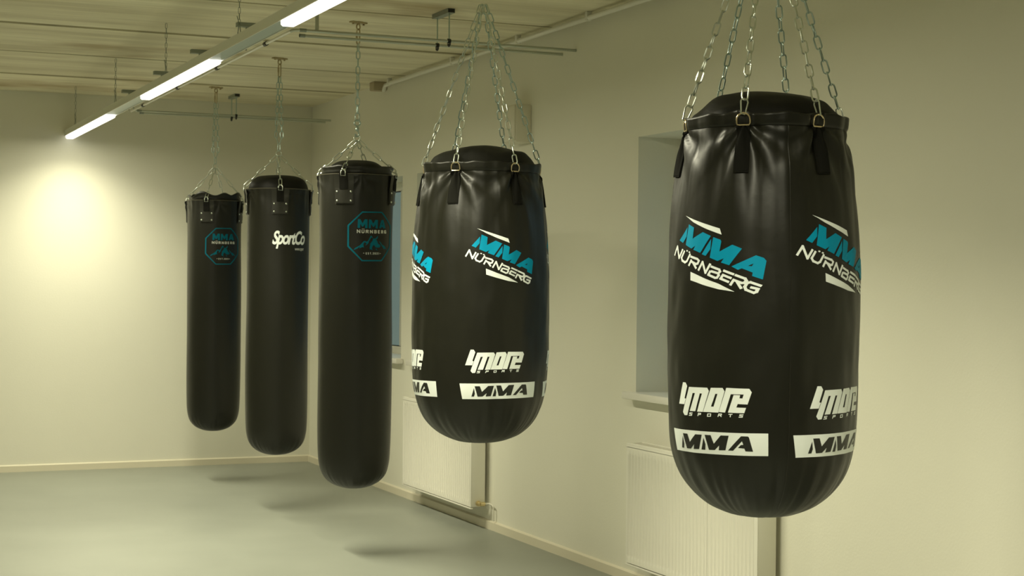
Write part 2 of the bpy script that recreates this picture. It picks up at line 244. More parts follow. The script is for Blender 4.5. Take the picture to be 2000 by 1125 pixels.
EM_CITY = [[(-0.0643,0.0179),(-0.0645,0.0366),(-0.0689,0.0365),(-0.0687,0.0179)],[(-0.0695,0.0345),(-0.0526,0.017),(-0.0494,0.0202),(-0.0662,0.0376)],[(-0.05,0.0182),(-0.0501,0.0368),(-0.0546,0.0367),(-0.0544,0.0181)],[(-0.0429,0.0351),(-0.0428,0.0205),(-0.0382,0.0206),(-0.0384,0.0352)],[(-0.0433,0.0218),(-0.038,0.0167),(-0.0348,0.0199),(-0.0402,0.025)],[(-0.0393,0.0172),(-0.0301,0.0174),(-0.0302,0.0219),(-0.0394,0.0217)],[(-0.0315,0.0168),(-0.0262,0.0221),(-0.0294,0.0252),(-0.0347,0.0199)],[(-0.0267,0.0208),(-0.0268,0.0354),(-0.0314,0.0354),(-0.0313,0.0207)],[(-0.015,0.0173),(-0.0151,0.0354),(-0.0198,0.0353),(-0.0196,0.0172)],[(-0.0192,0.0313),(-0.0057,0.0316),(-0.0057,0.0361),(-0.0192,0.0358)],[(-0.0104,0.0337),(-0.0056,0.0282),(-0.0019,0.0311),(-0.0068,0.0366)],[(-0.0063,0.0334),(-0.0103,0.0251),(-0.006,0.0233),(-0.002,0.0316)],[(-0.0056,0.0281),(-0.0192,0.0278),(-0.0191,0.0233),(-0.0056,0.0236)],[(-0.0141,0.0254),(-0.0053,0.0164),(-0.0018,0.0195),(-0.0106,0.0285)],[(0.0095,0.0172),(0.0093,0.0353),(0.0044,0.0352),(0.0046,0.0171)],[(0.0038,0.0334),(0.0194,0.0164),(0.0233,0.0194),(0.0075,0.0363)],[(0.0227,0.0175),(0.0225,0.0357),(0.0175,0.0355),(0.0177,0.0174)],[(0.0353,0.0176),(0.0351,0.0354),(0.0299,0.0353),(0.0301,0.0174)],[(0.0306,0.0313),(0.0438,0.0317),(0.0437,0.0362),(0.0305,0.0358)],[(0.0385,0.0344),(0.042,0.0282),(0.0468,0.0302),(0.0433,0.0364)],[(0.0418,0.0331),(0.0386,0.0261),(0.0436,0.0246),(0.0468,0.0316)],[(0.0438,0.0292),(0.0306,0.0289),(0.0307,0.0244),(0.0439,0.0247)],[(0.0385,0.0272),(0.0429,0.0209),(0.0476,0.0233),(0.0431,0.0296)],[(0.0427,0.026),(0.0386,0.0188),(0.0434,0.017),(0.0475,0.0242)],[(0.0439,0.0217),(0.0307,0.0214),(0.0307,0.0169),(0.0439,0.0172)],[(0.0655,0.0362),(0.0536,0.0358),(0.0537,0.0313),(0.0655,0.0317)],[(0.0529,0.0353),(0.0532,0.0177),(0.0587,0.0179),(0.0585,0.0354)],[(0.0538,0.0172),(0.0657,0.0175),(0.0656,0.022),(0.0538,0.0217)],[(0.0537,0.0243),(0.0644,0.0246),(0.0644,0.0291),(0.0537,0.0288)],[(0.0812,0.0182),(0.081,0.0358),(0.0748,0.0356),(0.0751,0.018)],[(0.0756,0.0317),(0.0884,0.032),(0.0883,0.0366),(0.0756,0.0362)],[(0.082,0.0346),(0.0863,0.0289),(0.092,0.0311),(0.0876,0.0368)],[(0.0856,0.0337),(0.0823,0.0253),(0.0884,0.0242),(0.0918,0.0326)],[(0.0884,0.0288),(0.0757,0.0284),(0.0757,0.0239),(0.0885,0.0243)],[(0.0791,0.0266),(0.0866,0.0175),(0.0922,0.0199),(0.0845,0.029)],[(0.1179,0.0336),(0.1098,0.0378),(0.105,0.0343),(0.1129,0.0301)],[(0.1122,0.0373),(0.1006,0.037),(0.1006,0.0324),(0.1122,0.0328)],[(0.1011,0.0372),(0.0967,0.0304),(0.103,0.0287),(0.1076,0.0356)],[(0.0974,0.0328),(0.0976,0.0215),(0.1045,0.0217),(0.1043,0.033)],[(0.0967,0.0236),(0.1017,0.0179),(0.1079,0.0203),(0.1027,0.026)],[(0.1008,0.0182),(0.1164,0.0187),(0.1163,0.0232),(0.1008,0.0228)],[(0.1173,0.0193),(0.1171,0.0291),(0.1097,0.0289),(0.1098,0.0191)],[(0.1162,0.0296),(0.1055,0.0293),(0.1056,0.0248),(0.1163,0.0251)],[(-0.0406,0.0417),(-0.0363,0.0418),(-0.0363,0.0385),(-0.0405,0.0384)],[(-0.0327,0.0419),(-0.0284,0.0419),(-0.0284,0.0386),(-0.0327,0.0386)]]
EM_EST = [[(-0.0337,-0.0936),(-0.026,-0.0935),(-0.0261,-0.091),(-0.0337,-0.0911)],[(-0.0117,-0.0877),(-0.0178,-0.0878),(-0.0178,-0.0903),(-0.0117,-0.0902)],[(-0.0181,-0.0881),(-0.018,-0.0991),(-0.0154,-0.099),(-0.0155,-0.088)],[(-0.0177,-0.0994),(-0.0116,-0.0993),(-0.0116,-0.0968),(-0.0177,-0.0969)],[(-0.0177,-0.0948),(-0.0122,-0.0947),(-0.0123,-0.0922),(-0.0178,-0.0923)],[(0.0012,-0.0894),(-0.0012,-0.0872),(-0.0031,-0.089),(-0.0006,-0.0912)],[(-0.0004,-0.0875),(-0.0056,-0.0876),(-0.0056,-0.0901),(-0.0004,-0.09)],[(-0.0056,-0.0875),(-0.0069,-0.0916),(-0.0043,-0.0923),(-0.0031,-0.0882)],[(-0.0069,-0.0907),(-0.0054,-0.0942),(-0.003,-0.0933),(-0.0045,-0.0897)],[(-0.0059,-0.0939),(-0.0005,-0.0952),(0.0002,-0.0928),(-0.0052,-0.0914)],[(-0.0027,-0.0933),(-0.0013,-0.0969),(0.0012,-0.096),(-0.0003,-0.0924)],[(-0.0014,-0.0943),(-0.0027,-0.0984),(-0.0001,-0.0991),(0.0012,-0.095)],[(-0.0001,-0.0966),(-0.0055,-0.0967),(-0.0055,-0.0992),(-0.0001,-0.0991)],[(-0.0029,-0.098),(-0.0047,-0.0953),(-0.0069,-0.0967),(-0.0051,-0.0994)],[(0.0059,-0.0899),(0.0136,-0.0897),(0.0136,-0.0872),(0.0059,-0.0874)],[(0.0084,-0.0876),(0.0085,-0.0986),(0.0112,-0.0986),(0.0111,-0.0876)],[(0.0171,-0.099),(0.0193,-0.099),(0.0192,-0.0965),(0.0171,-0.0965)],[(0.0252,-0.0913),(0.0271,-0.0883),(0.0247,-0.0871),(0.0227,-0.0901)],[(0.0243,-0.0898),(0.0292,-0.0897),(0.0291,-0.0872),(0.0243,-0.0873)],[(0.0264,-0.088),(0.028,-0.0921),(0.0307,-0.0912),(0.029,-0.0871)],[(0.0283,-0.0893),(0.0228,-0.0979),(0.0253,-0.0991),(0.0308,-0.0905)],[(0.0235,-0.0989),(0.0302,-0.0988),(0.0302,-0.0963),(0.0235,-0.0964)],[(0.0384,-0.0977),(0.0363,-0.0942),(0.0337,-0.0954),(0.0358,-0.0989)],[(0.037,-0.0966),(0.0369,-0.0893),(0.034,-0.0893),(0.0341,-0.0966)],[(0.0363,-0.0916),(0.0382,-0.0881),(0.0356,-0.0871),(0.0337,-0.0906)],[(0.0354,-0.0897),(0.0407,-0.0896),(0.0406,-0.0871),(0.0353,-0.0872)],[(0.0377,-0.0881),(0.0398,-0.0916),(0.0424,-0.0904),(0.0403,-0.087)],[(0.0391,-0.0892),(0.0392,-0.0965),(0.0421,-0.0965),(0.042,-0.0892)],[(0.0398,-0.0942),(0.0378,-0.0977),(0.0405,-0.0988),(0.0424,-0.0952)],[(0.0407,-0.0961),(0.0354,-0.0962),(0.0355,-0.0987),(0.0408,-0.0986)],[(0.0479,-0.0911),(0.0502,-0.088),(0.0476,-0.0868),(0.0454,-0.0898)],[(0.0472,-0.0895),(0.0527,-0.0894),(0.0526,-0.0869),(0.0471,-0.087)],[(0.0496,-0.0877),(0.0516,-0.0918),(0.0544,-0.0909),(0.0525,-0.0868)],[(0.0519,-0.089),(0.0455,-0.0977),(0.048,-0.099),(0.0545,-0.0903)],[(0.0462,-0.0988),(0.0538,-0.0986),(0.0538,-0.0961),(0.0462,-0.0963)],[(0.0624,-0.0985),(0.0623,-0.0872),(0.0591,-0.0873),(0.0593,-0.0986)],[(0.0675,-0.094),(0.0743,-0.0939),(0.0743,-0.0913),(0.0675,-0.0915)]]
EM_PEAKS = [[(-0.0861,-0.0743),(-0.0761,-0.0636),(-0.0501,-0.0483),(-0.039,-0.0363),(-0.0315,-0.0275),(-0.0252,-0.0249),(-0.0135,-0.029),(-0.0084,-0.0264),(-0.0006,-0.0163),(0.0106,0.0052),(0.0147,0.004),(0.021,-0.004),(0.0222,-0.0108),(0.0148,-0.0041),(0.0101,-0.0105),(-0.0004,-0.0269),(-0.0036,-0.0382),(-0.0134,-0.0471),(-0.0211,-0.0495),(-0.0147,-0.0422),(-0.0173,-0.036),(-0.0232,-0.0317),(-0.0263,-0.0336),(-0.0307,-0.0399),(-0.0312,-0.0512),(-0.028,-0.0623),(-0.0362,-0.0587),(-0.0537,-0.0665),(-0.0549,-0.0652),(-0.05,-0.0565),(-0.071,-0.0704)],[(0.0239,-0.0108),(0.0353,-0.0105),(0.0442,-0.0172),(0.0503,-0.0246),(0.055,-0.037),(0.0728,-0.0491),(0.0664,-0.0593),(0.0492,-0.0609),(0.0358,-0.0562),(0.0372,-0.0524),(0.0271,-0.0457),(0.0202,-0.0552),(0.0175,-0.0653),(0.0225,-0.0758),(0.0121,-0.0704),(0.0067,-0.0717),(0.0039,-0.063),(0.0065,-0.0505),(0.0105,-0.0429),(0.0037,-0.0449),(0.0131,-0.0329),(0.0212,-0.0227)],[(0.0537,0.0062),(0.0531,-0.007),(0.0456,-0.0146),(0.036,-0.0099),(0.044,-0.0053)],[(0.0619,-0.0255),(0.0709,-0.0291),(0.0865,-0.0463),(0.0993,-0.0472),(0.1313,-0.0755),(0.1094,-0.0633),(0.0977,-0.0686),(0.083,-0.0514),(0.071,-0.0378)],[(0.0425,-0.0635),(0.0478,-0.0697),(0.0532,-0.0765),(0.0411,-0.0717)]]
STROKE_GROUPS = 1

# ------------------------------------------------------------------ the room
WX = 0.0
WINS = [(-2.257, -0.85), (-3.95, -2.556), (-7.22, -5.80)]
WZ0, WZ1 = 0.94, 2.268
def wall_with_windows():
    mb = MB(); Y0, Y1, T = -22.0, 0.0, 0.38
    ys = sorted([Y0, Y1] + [y for w in WINS for y in w]); zs = [0.0, WZ0, WZ1, H]
    def hole(ya, yb, k): return k == 1 and any(abs(ya - w[0]) < 1e-6 and abs(yb - w[1]) < 1e-6 for w in WINS)
    for a, b in zip(ys, ys[1:]):
        for k in range(3):
            if hole(a, b, k): continue
            for x in (0.0, T): mb.add([(x, a, zs[k]), (x, b, zs[k]), (x, b, zs[k + 1]), (x, a, zs[k + 1])], [(0, 1, 2, 3)])
    for a, b in WINS:
        for p, q in (((a, WZ0), (b, WZ0)), ((b, WZ0), (b, WZ1)), ((b, WZ1), (a, WZ1)), ((a, WZ1), (a, WZ0))):
            mb.add([(0, *p), (T, *p), (T, *q), (0, *q)], [(0, 1, 2, 3)])
    for p, q in (((Y0, 0), (Y1, 0)), ((Y1, 0), (Y1, H)), ((Y1, H), (Y0, H)), ((Y0, H), (Y0, 0))):
        mb.add([(0, *p), (T, *p), (T, *q), (0, *q)], [(0, 1, 2, 3)])
    return structure(mb.build('wall_right', M['wall'], smooth=False))
wall_with_windows()
structure(MB().box(-6.2, 0.38, 0.0, 0.2, 0, H).build('wall_back', M['wall'], smooth=False))
structure(MB().box(-6.4, -6.2, -22.2, 0.2, 0, H).build('wall_left', M['wall'], smooth=False))
structure(MB().box(-6.2, 0.38, -22.2, -22.0, 0, H).build('wall_front', M['wall'], smooth=False))
structure(MB().box(-6.4, 0.38, -22.2, 0.2, -0.15, 0).build('floor', M['floor'], smooth=False))
ceil = structure(MB().box(-6.4, 0.38, -22.2, 0.2, H, H + 0.2).build('ceiling', M['ceiling'], smooth=False))
k = 0
for y in [-1.12, -2.31, -3.51, -4.76, -5.98, -7.18, -8.38, -9.6]:
    k += 1
    w = 0.030 if k % 2 else 0.004
    if k % 2 == 0: w = 0.010
    structure(MB().box(-6.2, 0.0, y - w, y + w, H - 0.0015, H + 0.001).build('trim_%d' % (k + 10), M['seam'], smooth=False))
# skirting boards with a small chamfered top
def skirting(name, p, q, nrm):
    p = Vector(p); q = Vector(q); n_ = Vector(nrm); h, t = 0.056, 0.014
    prof = [(0, 0), (t, 0), (t, h - 0.008), (t * 0.35, h), (0, h)]
    mb = MB(); v = [e + n_ * a + Vector((0, 0, z)) for e in (p, q) for a, z in prof]; m_ = len(prof)
    mb.add(v, [(i, (i + 1) % m_, m_ + (i + 1) % m_, m_ + i) for i in range(m_)] + [tuple(range(m_)), tuple(range(m_, 2 * m_))])
    return structure(mb.build(name, M['trim'], smooth=False))
skirting('baseboard_back', (-6.2, 0, 0), (0, 0, 0), (0, -1, 0))
skirting('baseboard_left', (-6.2, -22.0, 0), (-6.2, 0, 0), (1, 0, 0))
skirting('baseboard_right', (0, -22.0, 0), (0, 0, 0), (-1, 0, 0))

for i, (a, b) in enumerate(WINS, 1):
    w = bpy.data.objects.new('window_%d' % i, None); scn.collection.objects.link(w); w.location = (0.28, (a + b) / 2, WZ0)
    structure(w)
    hw = (b - a) / 2; hh = WZ1 - WZ0; f = 0.065
    mb = MB()
    for y0, y1, z0, z1 in ((-hw, hw, 0.02, 0.02 + f), (-hw, hw, hh - f, hh), (-hw, -hw + f, 0.02 + f, hh - f), (hw - f, hw, 0.02 + f, hh - f)):
        mb.bbox(-0.035, 0.035, y0, y1, z0, z1, 0.004)
    mb.bbox(-0.028, 0.028, -0.045, 0.045, 0.02 + f, hh - f, 0.004)
    mb.build('window_frame', M['frame'], w)
    gm = MB()
    for y0, y1 in ((-hw + f, -0.045), (0.045, hw - f)): gm.box(-0.006, 0.006, y0, y1, 0.02 + f, hh - f)
    gm.build('pane', M['glass'], w, smooth=False)
    # the board runs past the opening only in front of the wall
    sb = MB(); sb.bbox(-0.335, -0.281, -hw - 0.055, hw + 0.055, -0.004, 0.032, 0.005); sb.box(-0.285, -0.035, -hw, hw, 0.0, 0.031)
    sb.build('window_sill', M['sill'], w)

# ------------------------------------------------------------------ radiators
def radiator(y0, y1, label, valve):
    ln = y1 - y0; r = thing('radiator', label, 'radiator', (0, (y0 + y1) / 2, 0.137), 0, 'radiators under the windows')
    h = 0.594; xf, xb = -0.122, -0.030; hl = ln / 2
    # fluted front panel
    mb = MB(); n_ = int(ln / 0.0333); st = (ln - 0.05) / n_; z0, z1 = 0.0, h - 0.02
    cols = []
    y = -hl; cols.append((y, 0.0)); y = -hl + 0.025
    for i in range(n_):
        for fr, d in ((0.0, 0.0), (0.34, 0.0), (0.44, 0.010), (0.90, 0.010)): cols.append((y + st * fr, d))
        y += st
    cols.append((hl - 0.025, 0.0)); cols.append((hl, 0.0))
    lv = [(z0, 0), (z0 + 0.030, 0), (z0 + 0.042, 1), (z1 - 0.045, 1), (z1 - 0.030, 0), (z1, 0)]
    v = [(xf + d * k_, y_, z_) for z_, k_ in lv for y_, d in cols]; m_ = len(cols)
    f = [(a * m_ + i, a * m_ + i + 1, (a + 1) * m_ + i + 1, (a + 1) * m_ + i) for a in range(len(lv) - 1) for i in range(m_ - 1)]
    mb.add(v, f); mb.build('front_panel', M['radiator'], r, angle=60)
    MB().bbox(xf - 0.001, xf + 0.014, -hl, hl, -0.014, -0.005, 0.002).build('lower_lip', M['radiator'], r)
    MB().bbox(xb - 0.012, xb, -hl + 0.004, hl - 0.004, 0.004, h - 0.024, 0.003).build('rear_panel', M['radiator'], r)
    tb = MB(); tb.bbox(xf, xf + 0.012, -hl, hl, h - 0.024, h, 0.002); tb.bbox(xb - 0.01, xb, -hl, hl, h - 0.024, h, 0.002)
    q = -hl + 0.02
    while q < hl - 0.02: tb.box(xf + 0.008, xb - 0.006, q, q + 0.006, h - 0.014, h - 0.004); q += 0.022
    tb.build('top_grille', M['radiator'], r, smooth=False)
    for s_ in (-1, 1):
        ca = MB(); ya = s_ * hl
        ca.bbox(xf + 0.0005, xb + 0.002, min(ya, ya - s_ * 0.006), max(ya, ya - s_ * 0.006), 0.0, h - 0.002, 0.002)
        ca.bbox(-0.096, -0.056, min(ya, ya + s_ * 0.0015), max(ya, ya + s_ * 0.0015), 0.405, 0.425, 0.0006)
        ca.build('side_panel', M['radiator'], r)
    fins = MB()
    q = -hl + 0.04
    while q < hl - 0.04: fins.box(xf + 0.010, xb - 0.012, q, q + 0.002, 0.03, h - 0.04); q += 0.05
    fins.build('convector_fins', M['radiator'], r, smooth=False)
    for q in (-hl + 0.2, hl - 0.2): MB().box(xb, -0.0005, q - 0.015, q + 0.015, 0.05, h - 0.06).build('wall_bracket', M['radiator'], r, smooth=False)
    if valve:
        vb = MB(); ye = -hl; P0 = Vector((-0.075, ye, 0.022))
        vb.tube([P0, P0 + Vector((0, -0.016, 0))], 0.017, 8); vb.tube([P0 + Vector((0, -0.014, 0)), P0 + Vector((0.006, -0.040, 0))], 0.012, 12)
        vb.tube([P0 + Vector((0, -0.036, 0)), P0 + Vector((0.03, -0.036, -0.001))], 0.014, 8)
        vo = vb.build('valve', M['valve'], r); 
        p2 = MB(); p2.tube([(-0.045, ye - 0.036, 0.021), (-0.02, ye - 0.036, 0.021), (-0.009, ye - 0.036, 0.021)], 0.006, 10)
        p2.tube([(-0.02, ye - 0.05, 0.021), (-0.02, ye - 0.10, 0.020), (-0.02, ye - 0.115, 0.012), (-0.02, ye - 0.118, -0.075)], 0.005, 10)
        p2.tube([(-0.02, ye - 0.030, 0.021), (-0.02, ye - 0.055, 0.021)], 0.005, 10)
        p2.build('supply_pipe', M['copper'], r)
    return r
radiator(-3.895, -2.65, 'white fluted radiator behind the near edge of the fourth bag, with brass valve', True)
radiator(-7.15, -5.937, 'large white fluted radiator below the near window, behind the nearest bag', False)

# wall box high on the right wall
wbx = thing('wall_unit', 'small beige box mounted high on the right wall between window and ceiling', 'wall box', (0, -4.38, 2.338))
MB().bbox(-0.098, -0.0, -0.092, 0.092, 0, 0.222, 0.006).build('housing', M['box'], wbx)
MB().bbox(-0.106, -0.097, -0.086, 0.086, 0.008, 0.214, 0.004).build('cover', M['box'], wbx)

# ------------------------------------------------------------------ conduit along the top of the right wall
cd = thing('conduit', 'white plastic conduit running along the top of the right wall', 'pipe', (-0.06, -2.0, 2.935))
MB().tube([(0, -13.4, 0), (0, -0.15, 0), (0.0, -0.03, -0.006), (0.0, -0.01, -0.03), (0, 0.0, -0.045)][::-1], 0.014, 12).build('tube', M['whitepipe'], cd)
for y in (-0.12, -1.35, -2.40, -3.33, -4.2, -5.2, -6.2, -7.2):
    MB().bbox(-0.016, 0.016, y - 0.012, y + 0.012, -0.016, 0.035, 0.003).build('pipe_clip', M['whitepipe'], cd)
jb = thing('junction_box', 'brownish junction box at the far end of the white wall conduit', 'junction box', (-0.055, -1.86, 2.912))
MB().bbox(-0.05, 0.054, -0.05, 0.05, 0, 0.058, 0.004).build('box_body', M['jbox'], jb)
MB().bbox(-0.045, 0.05, -0.045, 0.045, -0.004, 0.001, 0.001).build('box_lid', M['jbox'], jb)

# ------------------------------------------------------------------ suspended luminaire
LX = -1.982; LZ0, LZ1 = 2.612, 2.68
lum = thing('linear_luminaire', 'long suspended strip light with alternating lit and blank sections', 'ceiling light', (LX, 0, LZ0))
sec = [(-1.90, -0.03, True), (-3.13, -1.90, False), (-4.96, -3.13, True), (-6.31, -4.96, False), (-8.16, -6.31, True), (-9.4, -8.16, False), (-11.2, -9.4, True), (-14.2, -11.2, False)]
hb = MB(); prof = [(-0.041, 0.026), (-0.037, 0.068), (0.037, 0.068), (0.041, 0.026)]
v = [(x, y, z) for y in (-14.3, -0.015) for x, z in prof]; m_ = len(prof)
hb.add(v, [(i, (i + 1) % m_, m_ + (i + 1) % m_, m_ + i) for i in range(m_)] + [tuple(range(m_)), tuple(range(m_, 2 * m_))])
hb.build('housing', M['lamp'], lum, angle=20)
for x in (-0.041, 0.041): MB().box(x - 0.0022, x + 0.0022, -14.3, -0.015, 0.019, 0.027).build('edge_rail', M['whitepipe'], lum, smooth=False)
for a, b, lit in sec:
    mb = MB(); pr = [(-0.033, 0.027), (-0.032, 0.006), (-0.024, -0.001), (0.024, -0.001), (0.032, 0.006), (0.033, 0.027)]; m_ = len(pr)
    if not lit: pr = [(x * 1.16, 0.027 - (0.027 - z) * 0.18) for x, z in pr]
    v = [(x, y, z) for y in (a + 0.006, b - 0.006) for x, z in pr]
    mb.add(v, [(i, (i + 1) % m_, m_ + (i + 1) % m_, m_ + i) for i in range(m_)] + [tuple(range(m_)), tuple(range(m_, 2 * m_))])
    mb.build('diffuser' if lit else 'blank_cover', M['diffuser'] if lit else M['lampgrey'], lum)
def lamp_light(x, a, b, z, power, spread=180, name='strip_light'):
    ld = bpy.data.lights.new(name, 'AREA'); ld.shape = 'RECTANGLE'; ld.size = 0.06; ld.size_y = b - a - 0.05
    ld.energy = power; ld.color = LIGHT_COL; ld.spread = math.radians(spread)
    lo = bpy.data.objects.new(name, ld); scn.collection.objects.link(lo); lo.location = (x, (a + b) / 2, z); return lo
for a, b, lit in sec:
    if lit:
        for share, spr in zip((0.30, 0.70), LIGHT_SPREAD):
            lo = lamp_light(0, a, min(b, -0.30), -0.004 - 0.001 * (spr < 170), share * LIGHT_POWER * (b - a) / 1.85 * (0.54 if b > -1 else 0.85 if b < -9 else 1), spr); lo.parent = lum
# suspension chains of the luminaire
where = ['farthest, by the back wall', 'second from the back wall', 'third from the back wall', 'fourth from the back wall, at the top edge']
for i, y in enumerate([-0.55, -2.28, -3.91, -5.60]):
    t = thing('light_chain', 'thin chain holding the strip light, ' + where[i], 'chain', (LX - 0.035, y, 2.68), 0, 'chains holding the strip light')
    mb = MB(); chain(mb, (0, 0, 0.035), (0, 0, 0.285), L=0.032, W=0.013, wire=0.0013, pitch=0.0275, seg=6); mb.build('chain', M['strut'], t)
    hk = MB(); hk.tube([(0, -0.03, -0.002), (0, -0.012, 0.03), (0, 0, 0.045), (0, 0.012, 0.03), (0, 0.03, -0.002)], 0.0022, 6)
    hk.tube([(0, 0, 0.04), (0, 0.018, 0.06), (0, 0.045, 0.085)], 0.002, 6); hk.build('hook', M['strut'], t)

# ------------------------------------------------------------------ conduit run beside the luminaire
cp = thing('metal_conduit', 'thin metal conduit running along the right side of the strip light', 'pipe', (-1.59, 0, 2.806))
MB().tube([(0, -0.50, 0), (0, -5.02, 0)], 0.008, 12).build('tube', M['whitepipe'], cp)
for y in (-0.98, -2.2, -3.34, -4.47):
    MB().tube([(0, y - 0.022, 0), (0, y + 0.022, 0)], 0.0125, 12).build('pipe_clip', M['clip'], cp)
sw = ['nearest the back wall', 'second from the back wall', 'third from the back wall', 'fourth from the back wall']
for i, y in enumerate([-0.48, -1.72, -2.91, -4.10]):
    t = thing('strut_hanger', 'short grey channel bracket on the ceiling behind the strip light, ' + sw[i], 'pipe bracket', (-1.605, y, H), 0, 'channel brackets behind the strip light')
    mb = MB(); mb.box(-0.055, 0.055, -0.0205, 0.0205, -0.024, -0.0); mb.build('channel', M['strut'], t, smooth=False)
    MB().tube([(0, 0, -0.02), (0, 0, -0.155)], 0.004, 8).build('rod', M['strut'], t)
# cross pipes to the right wall
def cross(yA, yB, xl, xr, z, la, lb, bend):
    a = thing('metal_conduit', la, 'pipe', (0, yA, z)); tb = MB()
    if bend: tb.tube([(xl, 0.05 * bend[0], 0.05 * bend[1]), (xl, 0.025 * bend[0], 0.025 * bend[1]), (xl + 0.01, 0.008 * bend[0], 0.008 * bend[1]), (xl + 0.03, 0, 0), (xr, 0, 0)], 0.008, 12)
    else: tb.tube([(xl, 0, 0), (xr, 0, 0)], 0.008, 12)
    tb.build('tube', M['pipe'], a)
    MB().tube([(xl + 0.03, 0, 0), (xl + 0.065, 0, 0)], 0.0098, 12).build('coupling', M['strut'], a)
    b = thing('metal_conduit', lb, 'pipe', (0, yB, z)); tb = MB(); tb.tube([(xl + 0.08, 0, 0), (xr, 0, 0)], 0.008, 12); tb.build('tube', M['pipe'], b)
    MB().tube([(xl + 0.08, 0, 0), (xl + 0.11, 0, 0)], 0.0098, 12).build('coupling', M['strut'], b)
    return a, b
cross(-5.06, -4.885, -1.60, 0.0, 2.80, 'grey metal conduit crossing under the ceiling, the upper of the near pair', 'grey metal conduit crossing under the ceiling, the lower of the near pair', (1, 0))
cross(-0.62, -0.47, -1.60, -0.03, 2.80, 'grey metal conduit near the back wall, the nearer of the far pair', 'grey metal conduit near the back wall, the farther of the far pair', (0, 1))
def hanger(x, y0, y1, z, label):
    t = thing('strut_hanger', label, 'pipe bracket', (x, (y0 + y1) / 2, H)); h_ = (y1 - y0) / 2
    mb = MB(); mb.box(-0.0205, 0.0205, -h_ - 0.03, h_ + 0.03, -0.024, 0); mb.build('channel', M['strut'], t, smooth=False)
    mb = MB(); mb.box(-0.018, 0.018, -h_ - 0.032, -h_ - 0.030, -0.021, -0.002); mb.build('end_opening', M['clip'], t, smooth=False)
    for y in (-h_, h_):
        MB().tube([(0, y, -0.02), (0, y, z - H + 0.012)], 0.004, 8).build('rod', M['zincb'], t)
        c = MB(); c.tube([(-0.008, y, z - H), (0.008, y, z - H)], 0.0130, 14)
        c.tube([(0.0, y + 0.014 * math.cos(a), z - H - 0.014 + 0.012 * math.sin(a)) for a in [PI + PI * k / 6 for k in range(7)]], 0.005, 6)
        c.build('pipe_clip', M['clip'], t)
hanger(-0.75, -5.06, -4.885, 2.80, 'channel bracket with two rods carrying the near pair of cross conduits')
hanger(-0.80, -0.62, -0.47, 2.80, 'channel bracket with two rods carrying the far pair of cross conduits')
# pipe clamp on the ceiling beside the lit section
t = thing('ceiling_clamp', 'small metal stub bracket holding the near conduits beside the lit strip', 'pipe bracket', (-1.46, -5.0, H))
MB().bbox(-0.02, 0.02, -0.03, 0.03, -0.006, 0, 0.002).build('foot', M['pipe'], t)
MB().tube([(0, 0, -0.004), (0, 0, -0.165)], 0.010, 10).build('stem', M['pipe'], t)

# ------------------------------------------------------------------ the bags
def interp(tab, z):
    if z <= tab[0][0]: return tab[0][1]
    for (a, ra), (b, rb) in zip(tab, tab[1:]):
        if z <= b:
            t_ = (z - a) / (b - a); return ra + (rb - ra) * t_
    return tab[-1][1]
def smooth_tab(tab, n_=160):                      # Catmull-Rom through the profile points
    out = []; P = [tab[0]] + list(tab) + [tab[-1]]
    m_ = len(tab) - 1
    for i in range(n_ + 1):
        u = i / n_ * m_; j = min(int(u), m_ - 1); t_ = u - j
        p0, p1, p2, p3 = P[j], P[j + 1], P[j + 2], P[j + 3]
        c = [0.5 * ((2 * p1[k]) + (-p0[k] + p2[k]) * t_ + (2 * p0[k] - 5 * p1[k] + 4 * p2[k] - p3[k]) * t_ ** 2 + (-p0[k] + 3 * p1[k] - 3 * p2[k] + p3[k]) * t_ ** 3) for k in (0, 1)]
        out.append((c[0], max(0.0, c[1])))
    return out
def wrap(a): return (a + PI) % (2 * PI) - PI

